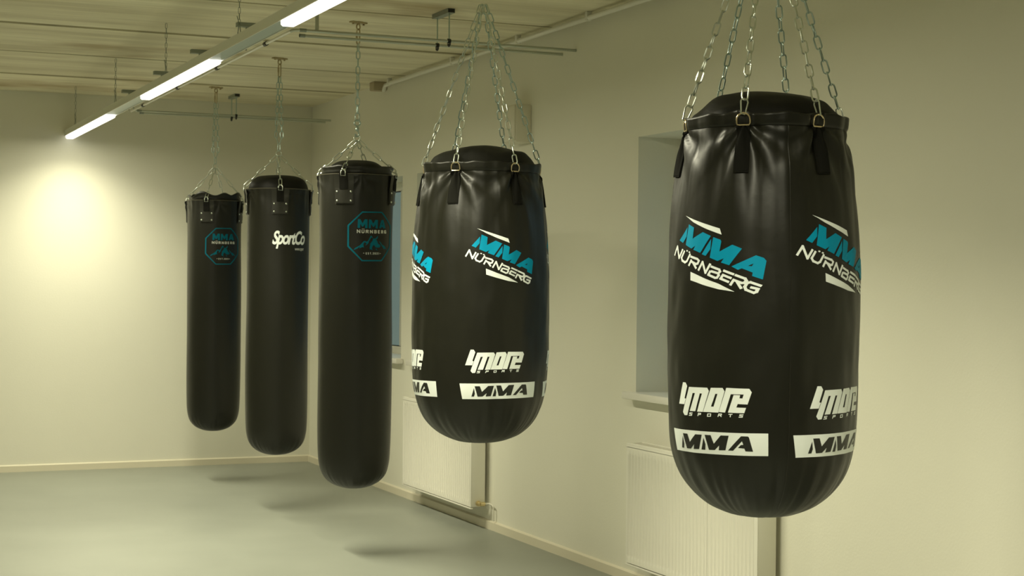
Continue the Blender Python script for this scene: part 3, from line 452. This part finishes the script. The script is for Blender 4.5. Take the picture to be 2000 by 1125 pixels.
class Skin:
    """outer surface of a bag: azimuth and height -> point, in the bag's own axes"""
    def __init__(s, prof, seam, straps, seed, kind):
        s.tab = smooth_tab(prof); s.seam = seam; s.straps = straps; s.seed = seed; s.kind = kind; s.zb = prof[0][0]
        s.rp = [q[0] for q in s.tab]
        for i in range(1, len(s.tab)):
            if s.tab[i][0] <= s.tab[i - 1][0]: s.tab[i] = (s.tab[i - 1][0] + 1e-5, s.tab[i][1])
    def r(s, th, z):
        import bisect
        if not hasattr(s, 'zs'): s.zs = [q[0] for q in s.tab]
        i = min(max(bisect.bisect_left(s.zs, z), 1), len(s.zs) - 1)
        (a, ra), (b, rb) = s.tab[i - 1], s.tab[i]; t_ = min(1, max(0, (z - a) / (b - a))); R0 = ra + (rb - ra) * t_
        h = z - s.zb; d = s.seam - z; g_ = 0.0
        x, y = math.cos(th), math.sin(th)
        if s.kind == 'big':
            for q in s.straps:
                w = wrap(th - q)
                if abs(w) > 0.75 or d < -0.02 or d > 0.5: continue
                u = R0 * w; dd = d + 0.012; rho = math.hypot(u, dd); psi = math.atan2(u, dd)
                env = math.exp(-(rho / 0.20) ** 2) * min(1, rho / 0.03) * max(0, math.cos(psi)) ** 0.5
                cw = math.cos(8.0 * psi + 1.3 * math.sin(5 * q)); g_ += 0.0085 * (abs(cw) ** 0.7 * (1 if cw > 0 else -1)) * env
                g_ += -0.008 * math.exp(-(u / 0.05) ** 2 - (dd / 0.14) ** 2)
            top = math.exp(-(max(d, 0) / 0.32) ** 2)
            g_ += 0.006 * noise.noise((x * 3.2 + s.seed, y * 3.2, z * 2.2)) + 0.010 * top * noise.noise((x * 4.5 + s.seed, y * 4.5, z * 1.6 + 0.6 * x)) + 0.003 * top * noise.noise((x * 9 + s.seed, y * 9, z * 2 + 2 * y))
            g_ += 0.0034 * noise.noise((x * 6 + s.seed, y * 6 + 3, z * 8)) * (1 - 0.6 * top)
            if h < 0.30:
                e = math.exp(-((h - 0.10) / 0.085) ** 2)
                k_ = 15 + 8 * noise.noise((x * 1.5, y * 1.5, s.seed))
                nn = noise.noise((x * k_ * 0.75 + s.seed, y * k_ * 0.75, h * 4)); g_ += 0.0065 * e * nn * (0.4 + 0.6 * max(0, noise.noise((x * 1.3, y * 1.3, s.seed + 4)) + 0.4))
        else:
            top = math.exp(-(max(d, 0) / 0.16) ** 2)
            for q in s.straps:
                w = wrap(th - q - 0.45); u = R0 * w; dd = d - 0.02
                rho = math.hypot(u, dd); psi = math.atan2(u, dd)
                g_ += 0.0028 * math.cos(7 * psi) * math.exp(-(rho / 0.11) ** 2) * min(1, rho / 0.03)
            g_ += 0.006 * noise.noise((x * 1.4 + s.seed, y * 1.4, z * 1.8)) + 0.005 * top * noise.noise((x * 5 + s.seed, y * 5, z * 5))
            if h < 0.16:
                e = math.exp(-((h - 0.055) / 0.05) ** 2); g_ += 0.004 * e * noise.noise((x * 9 + s.seed, y * 9, h * 4))
        f_ = min(1, R0 / 0.08)
        return R0 + g_ * f_
    def p(s, th, z, off=0.0):
        R0 = s.r(th, z) + off; return (R0 * math.cos(th), R0 * math.sin(th), z)
    def mesh(s, z1, na=300):
        zs = []; tb = s.tab
        # heights spaced along the profile so the bottom stays round
        z = None; last = None
        for a, ra in tb:
            if a > z1: break
            if last is None or math.hypot(a - last[0], ra - last[1]) > 0.0075: zs.append(a); last = (a, ra)
        full = [zs[0]]
        for a in zs[1:]:
            m_ = max(1, int((a - full[-1]) / 0.009)); z0 = full[-1]
            for k_ in range(1, m_ + 1): full.append(z0 + (a - z0) * k_ / m_)
        if z1 - full[-1] > 1e-4: full.append(z1)
        mb = MB(); v = []; f = []
        for z in full:
            for k_ in range(na): v.append(s.p(2 * PI * k_ / na, z))
        for i in range(len(full) - 1):
            for k_ in range(na): f.append((i * na + k_, i * na + (k_ + 1) % na, (i + 1) * na + (k_ + 1) % na, (i + 1) * na + k_))
        mb.add(v, f); return mb

def flat_tris(polys, holes=None):
    """2-D outlines -> bmesh of triangles (each outline may have a hole list)"""
    b = bmesh.new()
    for i, pl in enumerate(polys):
        loops = [[Vector((x, y, 0)) for x, y in pl]]
        if holes and holes.get(i): loops += [[Vector((x, y, 0)) for x, y in hl] for hl in holes[i]]
        pts = [q for lp in loops for q in lp]; vs_ = [b.verts.new(q) for q in pts]
        for t_ in tessellate_polygon(loops):
            try: b.faces.new([vs_[k_] for k_ in t_])
            except ValueError: pass
    return b
def text_bm(body, size, xs=1.0, shear=0.0, bold=0.0, spacing=1.0):
    cu = bpy.data.curves.new('t', 'FONT'); cu.body = body; cu.size = size; cu.shear = shear; cu.offset = bold; cu.space_character = spacing
    cu.resolution_u = 4
    ob = bpy.data.objects.new('t', cu); scn.collection.objects.link(ob)
    dg = bpy.context.evaluated_depsgraph_get(); dg.update()
    me = bpy.data.meshes.new_from_object(ob.evaluated_get(dg)); b = bmesh.new(); b.from_mesh(me)
    for w in b.verts: w.co.x *= xs
    bpy.data.objects.remove(ob); bpy.data.curves.remove(cu); bpy.data.meshes.remove(me); return b
def wrap_print(name, bmsh, skin, th0, z0, R_, material, parent, off=0.0012, su=1.0, sv=1.0, label=None):
    b = bmsh; xs = [w.co.x for w in b.verts]; ys = [w.co.y for w in b.verts]
    def cut(lo, hi, step, nrm, ax):
        q = lo + step
        while q < hi:
            co = Vector((q, 0, 0)) if ax == 0 else Vector((0, q, 0))
            bmesh.ops.bisect_plane(b, geom=b.verts[:] + b.edges[:] + b.faces[:], plane_co=co, plane_no=nrm); q += step
    cut(min(xs), max(xs), 0.008, Vector((1, 0, 0)), 0); cut(min(ys), max(ys), 0.012, Vector((0, 1, 0)), 1)
    for w in b.verts:
        u, v_ = w.co.x * su, w.co.y * sv; w.co = Vector(skin.p(th0 + u / R_, z0 + v_, off))
    for f_ in b.faces:
        c = f_.calc_center_median(); f_.normal_update()
        if f_.normal.dot(Vector((c.x, c.y, 0))) < 0: f_.normal_flip()
    me = bpy.data.meshes.new(name); b.to_mesh(me); b.free(); me.materials.append(material)
    me.polygons.foreach_set('use_smooth', [True] * len(me.polygons))
    o = bpy.data.objects.new(name, me); scn.collection.objects.link(o); o.parent = parent
    if label: o['label'] = label
    return o

def dome(skin_r, z0, h, seed, wob=0.003, power=0.75, n_=30, na=96):
    mb = MB(); v = []; f = []
    for i in range(n_):
        t_ = i / (n_ - 1)
        for k_ in range(na):
            th = 2 * PI * k_ / na; R_ = skin_r * math.cos(t_ * PI / 2) ** power if i < n_ - 1 else 0.0
            zz = z0 + h * math.sin(t_ * PI / 2) + wob * noise.noise((math.cos(th) * 3 * (1 - t_) + seed, math.sin(th) * 3 * (1 - t_), t_ * 2)) * 2 * (1 - t_ ** 4)
            v.append((R_ * math.cos(th), R_ * math.sin(th), zz))
    for i in range(n_ - 1):
        for k_ in range(na): f.append((i * na + k_, i * na + (k_ + 1) % na, (i + 1) * na + (k_ + 1) % na, (i + 1) * na + k_))
    return mb.add(v, f)
def curved_panel(rf, th0, hw, z0, z1, off, thick, nu=8, nv=8, bulge=None, lean=0.0):
    """a plate bent around the bag: rf(th, z) gives the radius; lean pushes the top outwards"""
    v = []; f = []
    for side in (0, 1):
        for j in range(nv + 1):
            z = z0 + (z1 - z0) * j / nv
            for i in range(nu + 1):
                th = th0 - hw + 2 * hw * i / nu; R_ = rf(th, z) + off + (thick if side else 0) + lean * (j / nv) ** 2
                v.append((R_ * math.cos(th), R_ * math.sin(th), z))
    w = nu + 1; q = w * (nv + 1)
    for j in range(nv):
        for i in range(nu):
            a = j * w + i; f.append((a, a + w, a + w + 1, a + 1)); f.append((q + a, q + a + 1, q + a + w + 1, q + a + w))
    for i in range(nu):
        f.append((i, i + 1, q + i + 1, q + i)); a = nv * w + i; f.append((a + 1, a, q + a, q + a + 1))
    for j in range(nv):
        a = j * w; f.append((a + w, a, q + a, q + a + w)); a = j * w + nu; f.append((a, a + w, q + a + w, q + a))
    return v, f

def ceiling_anchor(x, y, label):
    t = thing('ceiling_anchor', label, 'ceiling hook', (x, y, H), 0.35, 'ceiling anchors of the punching bags')
    pl = MB(); pl.bbox(-0.052, 0.052, -0.019, 0.019, -0.008, 0.0, 0.003); pl.lathe([(0.028, -0.010), (0.030, -0.004), (0.030, 0)], 24); pl.build('plate', M['anchor'], t)
    for s_ in (-1, 1): MB().lathe([(0.0, -0.016), (0.006, -0.016), (0.0068, -0.008), (0.0068, -0.006)], 6, Matrix.Translation((0.038 * s_, 0, 0))).build('bolt', M['anchor'], t)
    ey = MB(); ey.tube([(0.012 * math.cos(a), 0, -0.028 + 0.016 * math.sin(a)) for a in [2 * PI * k_ / 16 for k_ in range(16)]], 0.004, 8, closed=True)
    ey.tube([(0, 0, -0.006), (0, 0, -0.014)], 0.010, 12); ey.build('eyelet', M['anchor'], t)
    lk = MB(); lk.tube([(p[0], p[1], p[2]) for p in [(Matrix.Rotation(PI / 2, 3, 'Z') @ Vector(q)) + Vector((0, 0, -0.082)) for q in link_path(0.092, 0.034, 0.0038, 9)]], 0.0038, 8, closed=True)
    lk.tube([(0.0, 0.0134, -0.066), (0.0, 0.0134, -0.094)], 0.0062, 6); lk.build('quick_link', M['anchor'], t)
    return t

BIG_PROF = lambda zb: [(zb, 0.0), (zb + 0.0035, 0.06), (zb + 0.014, 0.115), (zb + 0.045, 0.185), (zb + 0.10, 0.245), (zb + 0.17, 0.283), (zb + 0.26, 0.302), (zb + 0.42, 0.311), (zb + 0.62, 0.313),
                       (zb + 0.80, 0.311), (zb + 0.96, 0.302), (zb + 1.08, 0.288), (zb + 1.18, 0.272), (zb + 1.232, 0.262)]
def big_bag(x, y, straps, zb, seed, label, prints, rscale, snap, seam_az):
    bag = thing('punching_bag', label, 'punching bag', (x, y, 0), 0, 'punching bags'); az = [math.radians(a) for a in straps]; seam = 2.012
    sk = Skin([(z, r * rscale) for z, r in BIG_PROF(zb)], seam, az, seed, 'big')
    body = sk.mesh(seam, 360).build('bag_body', M['leather'], bag, angle=180)
    # collar above the seam, pinched in at the seam and open at the top
    na = 180; v = []; f = []
    lv = [(0.000, -0.0030), (0.003, 0.0005), (0.010, 0.0035), (0.022, 0.0050), (0.034, 0.0060), (0.041, 0.0068), (0.042, 0.003), (0.03, 0.001), (0.01, -0.001), (0.0, -0.006)]
    for dz, dr in lv:
        for k_ in range(na):
            th = 2 * PI * k_ / na; R_ = sk.r(th, seam) + dr + (0.0028 * noise.noise((math.cos(th) * 6 + seed, math.sin(th) * 6, dz * 20)) if dz > 0.002 else 0)
            zz = seam + dz + (0.012 * noise.noise((math.cos(th) * 4 + seed, math.sin(th) * 4, 9)) * min(1, dz / 0.035) if dz > 0.005 else 0)
            v.append((R_ * math.cos(th), R_ * math.sin(th), zz))
    for i in range(len(lv) - 1):
        for k_ in range(na): f.append((i * na + k_, i * na + (k_ + 1) % na, (i + 1) * na + (k_ + 1) % na, (i + 1) * na + k_))
    MB().add(v, f).build('collar', M['leather'], bag, angle=180)
    dome(0.250 * rscale, 2.022, 0.118, seed, 0.009).build('top_cap', M['leather2'], bag, angle=180)
    # stitched side seam
    sm = MB(); sa = math.radians(seam_az)
    sm.tube([sk.p(sa + 0.004 * math.sin(z * 3), z, 0.0002) for z in [zb + 0.05 + (seam - zb - 0.05) * k_ / 80 for k_ in range(81)]], 0.0016, 6); sm.build('side_seam', M['leather'], bag)
    apex = Vector((0, 0, 2.785))
    for i, a in enumerate(az):
        ct = Vector((math.cos(a), math.sin(a), 0)); tan = Vector((-math.sin(a), math.cos(a), 0))
        vv, ff = curved_panel(lambda th, z: sk.r(th, min(z, seam)), a, 0.0215 / 0.27, seam - 0.145, seam + 0.002, 0.0028, 0.0028, 14, 44)
        sp_ = MB(); sp_.add(vv, ff); so = sp_.build('hanging_strap', M['webbing'], bag)
        sb = MB(); 
        for e in (-1, 1):
            ea = a + e * 0.0185 / 0.27
            sb.tube([sk.p(ea, seam - 0.140 + 0.135 * k_ / 40, 0.0058) for k_ in range(41)], 0.0007, 4)
        sb.tube([sk.p(a - 0.07 + 0.14 * k_ / 4, seam - 0.140, 0.0060) for k_ in range(5)], 0.0012, 4)
        sb.build('stitching', M['webbing'], so)
        R0 = sk.r(a, seam) + 0.006
        ring = MB(); c = ct * R0 + Vector((0, 0, seam + 0.006)); w_, h_ = 0.021, 0.034
        pts = [c + tan * (-w_ + 0.003) + Vector((0, 0, -0.004)), c + tan * (w_ - 0.003) + Vector((0, 0, -0.004)), c + tan * w_ + Vector((0, 0, 0.002))]
        pts += [c + tan * (w_ * math.cos(q)) + Vector((0, 0, h_ - w_ + w_ * math.sin(q) * 0.95)) + ct * 0.002 for q in [PI * k_ / 8 for k_ in range(9)]]
        pts += [c + tan * -w_ + Vector((0, 0, 0.002))]
        ring.tube(pts, 0.0026, 8, closed=True); ring.build('d_ring', M['brass'], bag)
        top = c + Vector((0, 0, h_ - 0.001)) + ct * 0.002
        tipv = apex + ct * 0.012
        dirv = (tipv - top).normalized()
        if snap:
            k0 = MB(); L_ = 0.052; px_ = dirv.cross(tan).normalized(); cc = top + dirv * (L_ / 2 - 0.004)
            sidev = px_ if (i % 2) else (tan * 0.8 + px_ * 0.6).normalized()
            loc = [(-0.004, -0.5), (-0.0075, -0.44), (-0.0075, -0.34), (-0.012, 0.30), (-0.009, 0.44), (0, 0.5), (0.009, 0.44), (0.012, 0.30), (0.0075, -0.34), (0.0075, -0.44), (0.004, -0.5)]
            k0.tube([cc + sidev * q + dirv * (L_ * w2) for q, w2 in loc], 0.0023, 8, closed=True); k0.build('carabiner', M['zinc'], bag)
            st0 = cc + dirv * (L_ / 2 - 0.003)
        else: st0 = top - dirv * 0.003
        cb = MB(); chain(cb, st0, tipv, phase=(0.25, -0.2, 1.3, 0.1, 0.5, -0.35)[i], jitter=0.2); cb.build('chain', M['zinc'] if i in (0, 1, 5) else M['zincb'], bag)
    for th0, su in prints:
        t0 = math.radians(th0)
        zl = zb + 0.847 + (0.0 if su < 1.05 else -0.01)
        for sh_, wd in zip(STREAKS, ('above', 'below')): wrap_print('white_streak', flat_tris([sh_]), sk, t0, zl, 0.312 * rscale, M['white'], bag, su=su, label='white pointed streak %s the slanted lettering' % wd)
        wrap_print('slanted_lettering', flat_tris(MMA_SLANT), sk, t0, zl, 0.312 * rscale, M['blue'], bag, su=su, label='blue slanted lettering reading MMA')
        wrap_print('city_lettering', flat_tris(CITY_SLANT), sk, t0, zl, 0.312 * rscale, M['white'], bag, su=su, label='white slanted lettering reading NÜRNBERG')
        t1 = t0 + math.radians(BIGOFF[0] if su < 1.05 else BIGOFF[1])
        b = flat_tris(MORE + [MORE_O] + SPORTS, {len(MORE): [MORE_HOLE]})
        wrap_print('maker_logo', b, sk, t1, zb + 0.388, 0.306 * rscale, M['white'], bag, label='white block logo reading 4more sports')
        t2 = t0 + math.radians(9.5 if su < 1.05 else 10.9)
        wrap_print('label_band', flat_tris([BOX]), sk, t2, zb + 0.259, 0.303 * rscale, M['white'], bag, su=0.985, label='white rectangle behind black MMA letters')
        wrap_print('band_lettering', flat_tris(BOX_MMA), sk, t2, zb + 0.259, 0.303 * rscale, M['blackprint'], bag, off=0.0017, label='black lettering reading MMA')
    return bag
BIGOFF = (1.95, 7.9)

SLIM_PROF = lambda zb: [(zb, 0.0), (zb + 0.003, 0.045), (zb + 0.012, 0.085), (zb + 0.035, 0.132), (zb + 0.075, 0.170), (zb + 0.13, 0.190), (zb + 0.22, 0.198), (zb + 0.45, 0.201), (zb + 0.80, 0.201),
                        (zb + 1.15, 0.199), (zb + 1.40, 0.199), (zb + 1.60, 0.202), (zb + 1.75, 0.206)]
def slim_bag(x, y, straps, zb, seed, label, ring_z, capstyle, rscale=1.0):
    bag = thing('punching_bag', label, 'punching bag', (x, y, 0), 0, 'punching bags'); az = [math.radians(a) for a in straps]; rim = 2.107
    prof = [(min(z, rim) if i < 12 else rim, r * rscale) for i, (z, r) in enumerate(SLIM_PROF(zb))]
    sk = Skin(prof, rim, az, seed, 'slim'); sk.mesh(rim, 240).build('bag_body', M['leather'], bag, angle=180)
    Rr = 0.206 * rscale
    rb = MB(); rb.tube([sk.p(2 * PI * k_ / 90, rim, 0.0) for k_ in range(90)], 0.0032, 6, closed=True); rb.build('rim_piping', M['rim'], bag)
    # soft collar inside the rim
    na = 120; v = []; f = []
    hcol = 0.045; wv = 0.9 if capstyle == 0 else 0.3
    lv = [(-0.01, -0.012), (0.0, -0.010), (0.4, -0.016), (0.75, -0.012), (1.0, -0.006), (1.0, -0.012), (0.5, -0.022), (0.0, -0.03)]
    for t_, dr in lv:
        for k_ in range(na):
            th = 2 * PI * k_ / na; R_ = Rr + dr + 0.006 * max(t_, 0) * noise.noise((math.cos(th) * 4 + seed, math.sin(th) * 4, t_))
            zz = rim + t_ * hcol * (1 + wv * noise.noise((math.cos(th) * 2.2 + seed, math.sin(th) * 2.2, 3)))
            v.append((R_ * math.cos(th), R_ * math.sin(th), zz))
    for i in range(len(lv) - 1):
        for k_ in range(na): f.append((i * na + k_, i * na + (k_ + 1) % na, (i + 1) * na + (k_ + 1) % na, (i + 1) * na + k_))
    if capstyle != 2: MB().add(v, f).build('collar', M['leather'], bag, angle=180)
    dome(Rr - (0.012 if capstyle == 2 else 0.035 if capstyle else 0.03), rim - 0.005, (0.10 if capstyle == 2 else 0.094 if capstyle == 1 else 0.018), seed, 0.004, power=0.5 if capstyle == 2 else 0.75).build('top_cap', M['leather2'], bag, angle=180)
    rg = Vector((0, 0, ring_z))
    mb = MB(); mb.tube([rg + Vector((0.018 * math.cos(a), 0.004 * math.sin(a), 0.018 * math.sin(a))) for a in [2 * PI * k_ / 20 for k_ in range(20)]], 0.0032, 8, closed=True)
    mb.build('gathering_ring', M['zinc'], bag)
    for i, a in enumerate(az):
        ct = Vector((math.cos(a), math.sin(a), 0)); tan = Vector((-math.sin(a), math.cos(a), 0))
        rf = lambda th, z: sk.r(th, min(z, rim))
        hw = 0.0525 / 0.204
        vv, ff = curved_panel(rf, a, hw, rim - 0.165, rim - 0.004, 0.002, 0.004, 8, 12, lean=0.010); so = MB().add(vv, ff).build('leather_tab', M['patch'], bag)
        vv, ff = curved_panel(rf, a, hw * 0.90, rim - 0.160, rim - 0.078, 0.0062, 0.0035, 8, 6); MB().add(vv, ff).build('tab_reinforcement', M['patch'], so)
        vv, ff = curved_panel(rf, a, hw * 0.42, rim - 0.085, rim + 0.002, 0.0095, 0.004, 6, 8, lean=0.004); MB().add(vv, ff).build('tab_loop', M['webbing'], so)
        for e in (-1, 1):
            for dz in (-0.098, -0.148):
                th = a + e * hw * 0.72; R_ = rf(th, rim + dz) + 0.0095
                m_ = Matrix.Translation((R_ * math.cos(th), R_ * math.sin(th), rim + dz)) @ Matrix.Rotation(th, 4, 'Z') @ Matrix.Rotation(PI / 2, 4, 'Y')
                MB().lathe([(0.0058, 0.0), (0.0052, 0.0022), (0.003, 0.0036), (0.0, 0.004)], 12, m_).build('rivet', M['zinc'], so)
        # steel bar through the tab and the chain up to the ring
        R0 = rf(a, rim) + 0.016; c = ct * R0 + Vector((0, 0, rim - 0.002))
        hk = MB(); hk.tube([c + tan * -0.013 + Vector((0, 0, -0.010)), c + tan * -0.013 + Vector((0, 0, 0.012)), c + tan * -0.006 + Vector((0, 0, 0.026)) - ct * 0.006, c + tan * 0.006 + Vector((0, 0, 0.026)) - ct * 0.006, c + tan * 0.013 + Vector((0, 0, 0.012)), c + tan * 0.013 + Vector((0, 0, -0.010))], 0.003, 8, closed=True)
        hk.build('strap_link', M['zinc'], bag)
        top = c + Vector((0, 0, 0.024)) - ct * 0.006
        cb = MB(); chain(cb, top, rg + Vector((0, 0, -0.014)) + ct * 0.010, L=0.068, W=0.024, wire=0.0026, pitch=0.060, phase=(0.15, -0.2, 0.3, 0.1)[i], jitter=0.2); cb.build('chain', M['zinc'], bag)
    return bag, sk

def emblem(bag, sk, th0, z0, R_):
    t0 = math.radians(th0)
    b = flat_tris([OCT_OUT], {0: [OCT_IN]}); wrap_print('octagon_border', b, sk, t0, z0, R_, M['teal'], bag, label='teal octagon outline')
    wrap_print('emblem_lettering', flat_tris(EM_MMA + [EM_A], {2: [EM_A_HOLE]}), sk, t0, z0, R_, M['teal'], bag, label='teal lettering reading MMA')
    wrap_print('city_lettering', flat_tris(EM_CITY), sk, t0, z0, R_, M['thinwhite'], bag, label='pale lettering reading NÜRNBERG')
    wrap_print('mountain_emblem', flat_tris(EM_PEAKS), sk, t0, z0, R_, M['teal'], bag, label='teal mountain ridge with a wolf head')
    wrap_print('date_lettering', flat_tris(EM_EST), sk, t0, z0, R_, M['thinwhite'], bag, label='pale small lettering reading EST.2021')

BX = -1.05
B1, s1 = slim_bag(BX, -1.00, [-120, -33, 57, 147], 0.374, 1.7, 'slim black punching bag farthest away, with teal octagon emblem and flat top', 2.372, 0)
emblem(B1, s1, -89.3, 1.765, 0.203)
B2, s2 = slim_bag(BX, -2.79, [-102, -12, 78, 168], 0.378, 5.1, 'slim black punching bag with white SportCo lettering, second from the back', 2.345, 2)
tb = text_bm('SportCo', 0.118, 0.66, 0.32, 0.0035, 0.86)
wrap_print('white_lettering', tb, s2, math.radians(-116.5), 1.752, 0.2, M['white'], B2, label='white bold slanted lettering reading SportCo')
tb = text_bm('www.spor', 0.030, 0.62, 0.0, 0.0004, 1.0)
wrap_print('web_lettering', tb, s2, math.radians(-72), 1.712, 0.2, M['thinwhite'], B2, label='small pale lettering reading www.spor')
B3, s3 = slim_bag(BX, -4.43, [-127, -37, 53, 143], 0.359, 9.3, 'slim black punching bag with teal octagon emblem, third from the back, beside the big bags', 2.318, 1, 1.025)
emblem(B3, s3, -88.07, 1.7653, 0.205)
BIG4 = big_bag(BX, -6.26, [-139, -79, -19, 41, 101, 161], 0.790, 3.3, 'wide black punching bag with blue and white logos, middle of the picture', [(-97.73, 1.0), (-188.9, 1.0), (-12.7, 1.0)], 1.0, False, 80)
BIG5 = big_bag(BX, -8.63, [-137, -82, -21, 39, 99, 159], 0.781, 8.8, 'wide black punching bag nearest the camera, with blue and white logos, at the right', [(-158.1, 1.10), (-72.1, 1.10)], 0.972, True, -106.5)

names = ['farthest slim bag', 'second slim bag', 'third slim bag', 'middle wide bag', 'nearest wide bag']
for i, y in enumerate([-1.0, -2.79, -4.43, -6.26, -8.63]): ceiling_anchor(BX, y, 'yellowish steel ceiling plate with eyelet and link above the ' + names[i])
# doubled chains of the two farthest bags, straight chain of the third
for y, zr, lab in ((-1.0, 2.372, 'doubled zinc chain holding the farthest slim bag'), (-2.79, 2.345, 'doubled zinc chain holding the slim bag with white lettering')):
    t = thing('hanging_chain', lab, 'chain', (BX, y, zr), 0, 'doubled chains')
    zt = 2.848 - zr; zl = 0.105
    for s_ in (-1, 1):
        mb = MB(); chain(mb, (s_ * 0.018, -s_ * 0.006, zl), (s_ * 0.006, -s_ * 0.002, zt), phase=0.2 * s_, jitter=0.2); mb.build('chain_strand', M['zincb'], t)
    mb = MB(); mb.tube([(-0.020, 0, zl + 0.006), (-0.012, 0, zl - 0.02), (-0.003, 0, 0.060), (0.003, 0, 0.060), (0.012, 0, zl - 0.02), (0.020, 0, zl + 0.006)], 0.0026, 8)
    mb.tube([Vector(p) * 1.0 + Vector((0, 0, 0.042)) for p in link_path(0.05, 0.020, 0.0026)], 0.0026, 8, closed=True); mb.build('joining_hook', M['zincb'], t)
t = thing('hanging_chain', 'single heavy zinc chain with swivel holding the third slim bag', 'chain', (BX, -4.43, 2.318))
mb = MB(); chain(mb, (0, 0, 0.098), (0, 0, 2.850 - 2.318), L=0.052, W=0.028, wire=0.0030, pitch=0.042, phase=0.35, jitter=0.2); mb.build('chain_strand', M['zincb'], t)
mb = MB(); mb.tube([(0.017 * math.cos(a), 0, 0.086 + 0.017 * math.sin(a)) for a in [2 * PI * k_ / 18 for k_ in range(18)]], 0.0045, 8, closed=True)
mb.lathe([(0.0, 0.040), (0.008, 0.042), (0.011, 0.048), (0.011, 0.058), (0.007, 0.064), (0.006, 0.070), (0.0, 0.071)], 16)
mb.tube([(0, 0, 0.044), (0.006, 0, 0.036), (0.010, 0, 0.024), (0.006, 0, 0.012), (-0.004, 0, 0.008), (-0.010, 0, 0.016), (-0.011, 0, 0.026)], 0.004, 8)
mb.build('swivel', M['zincb'], t)
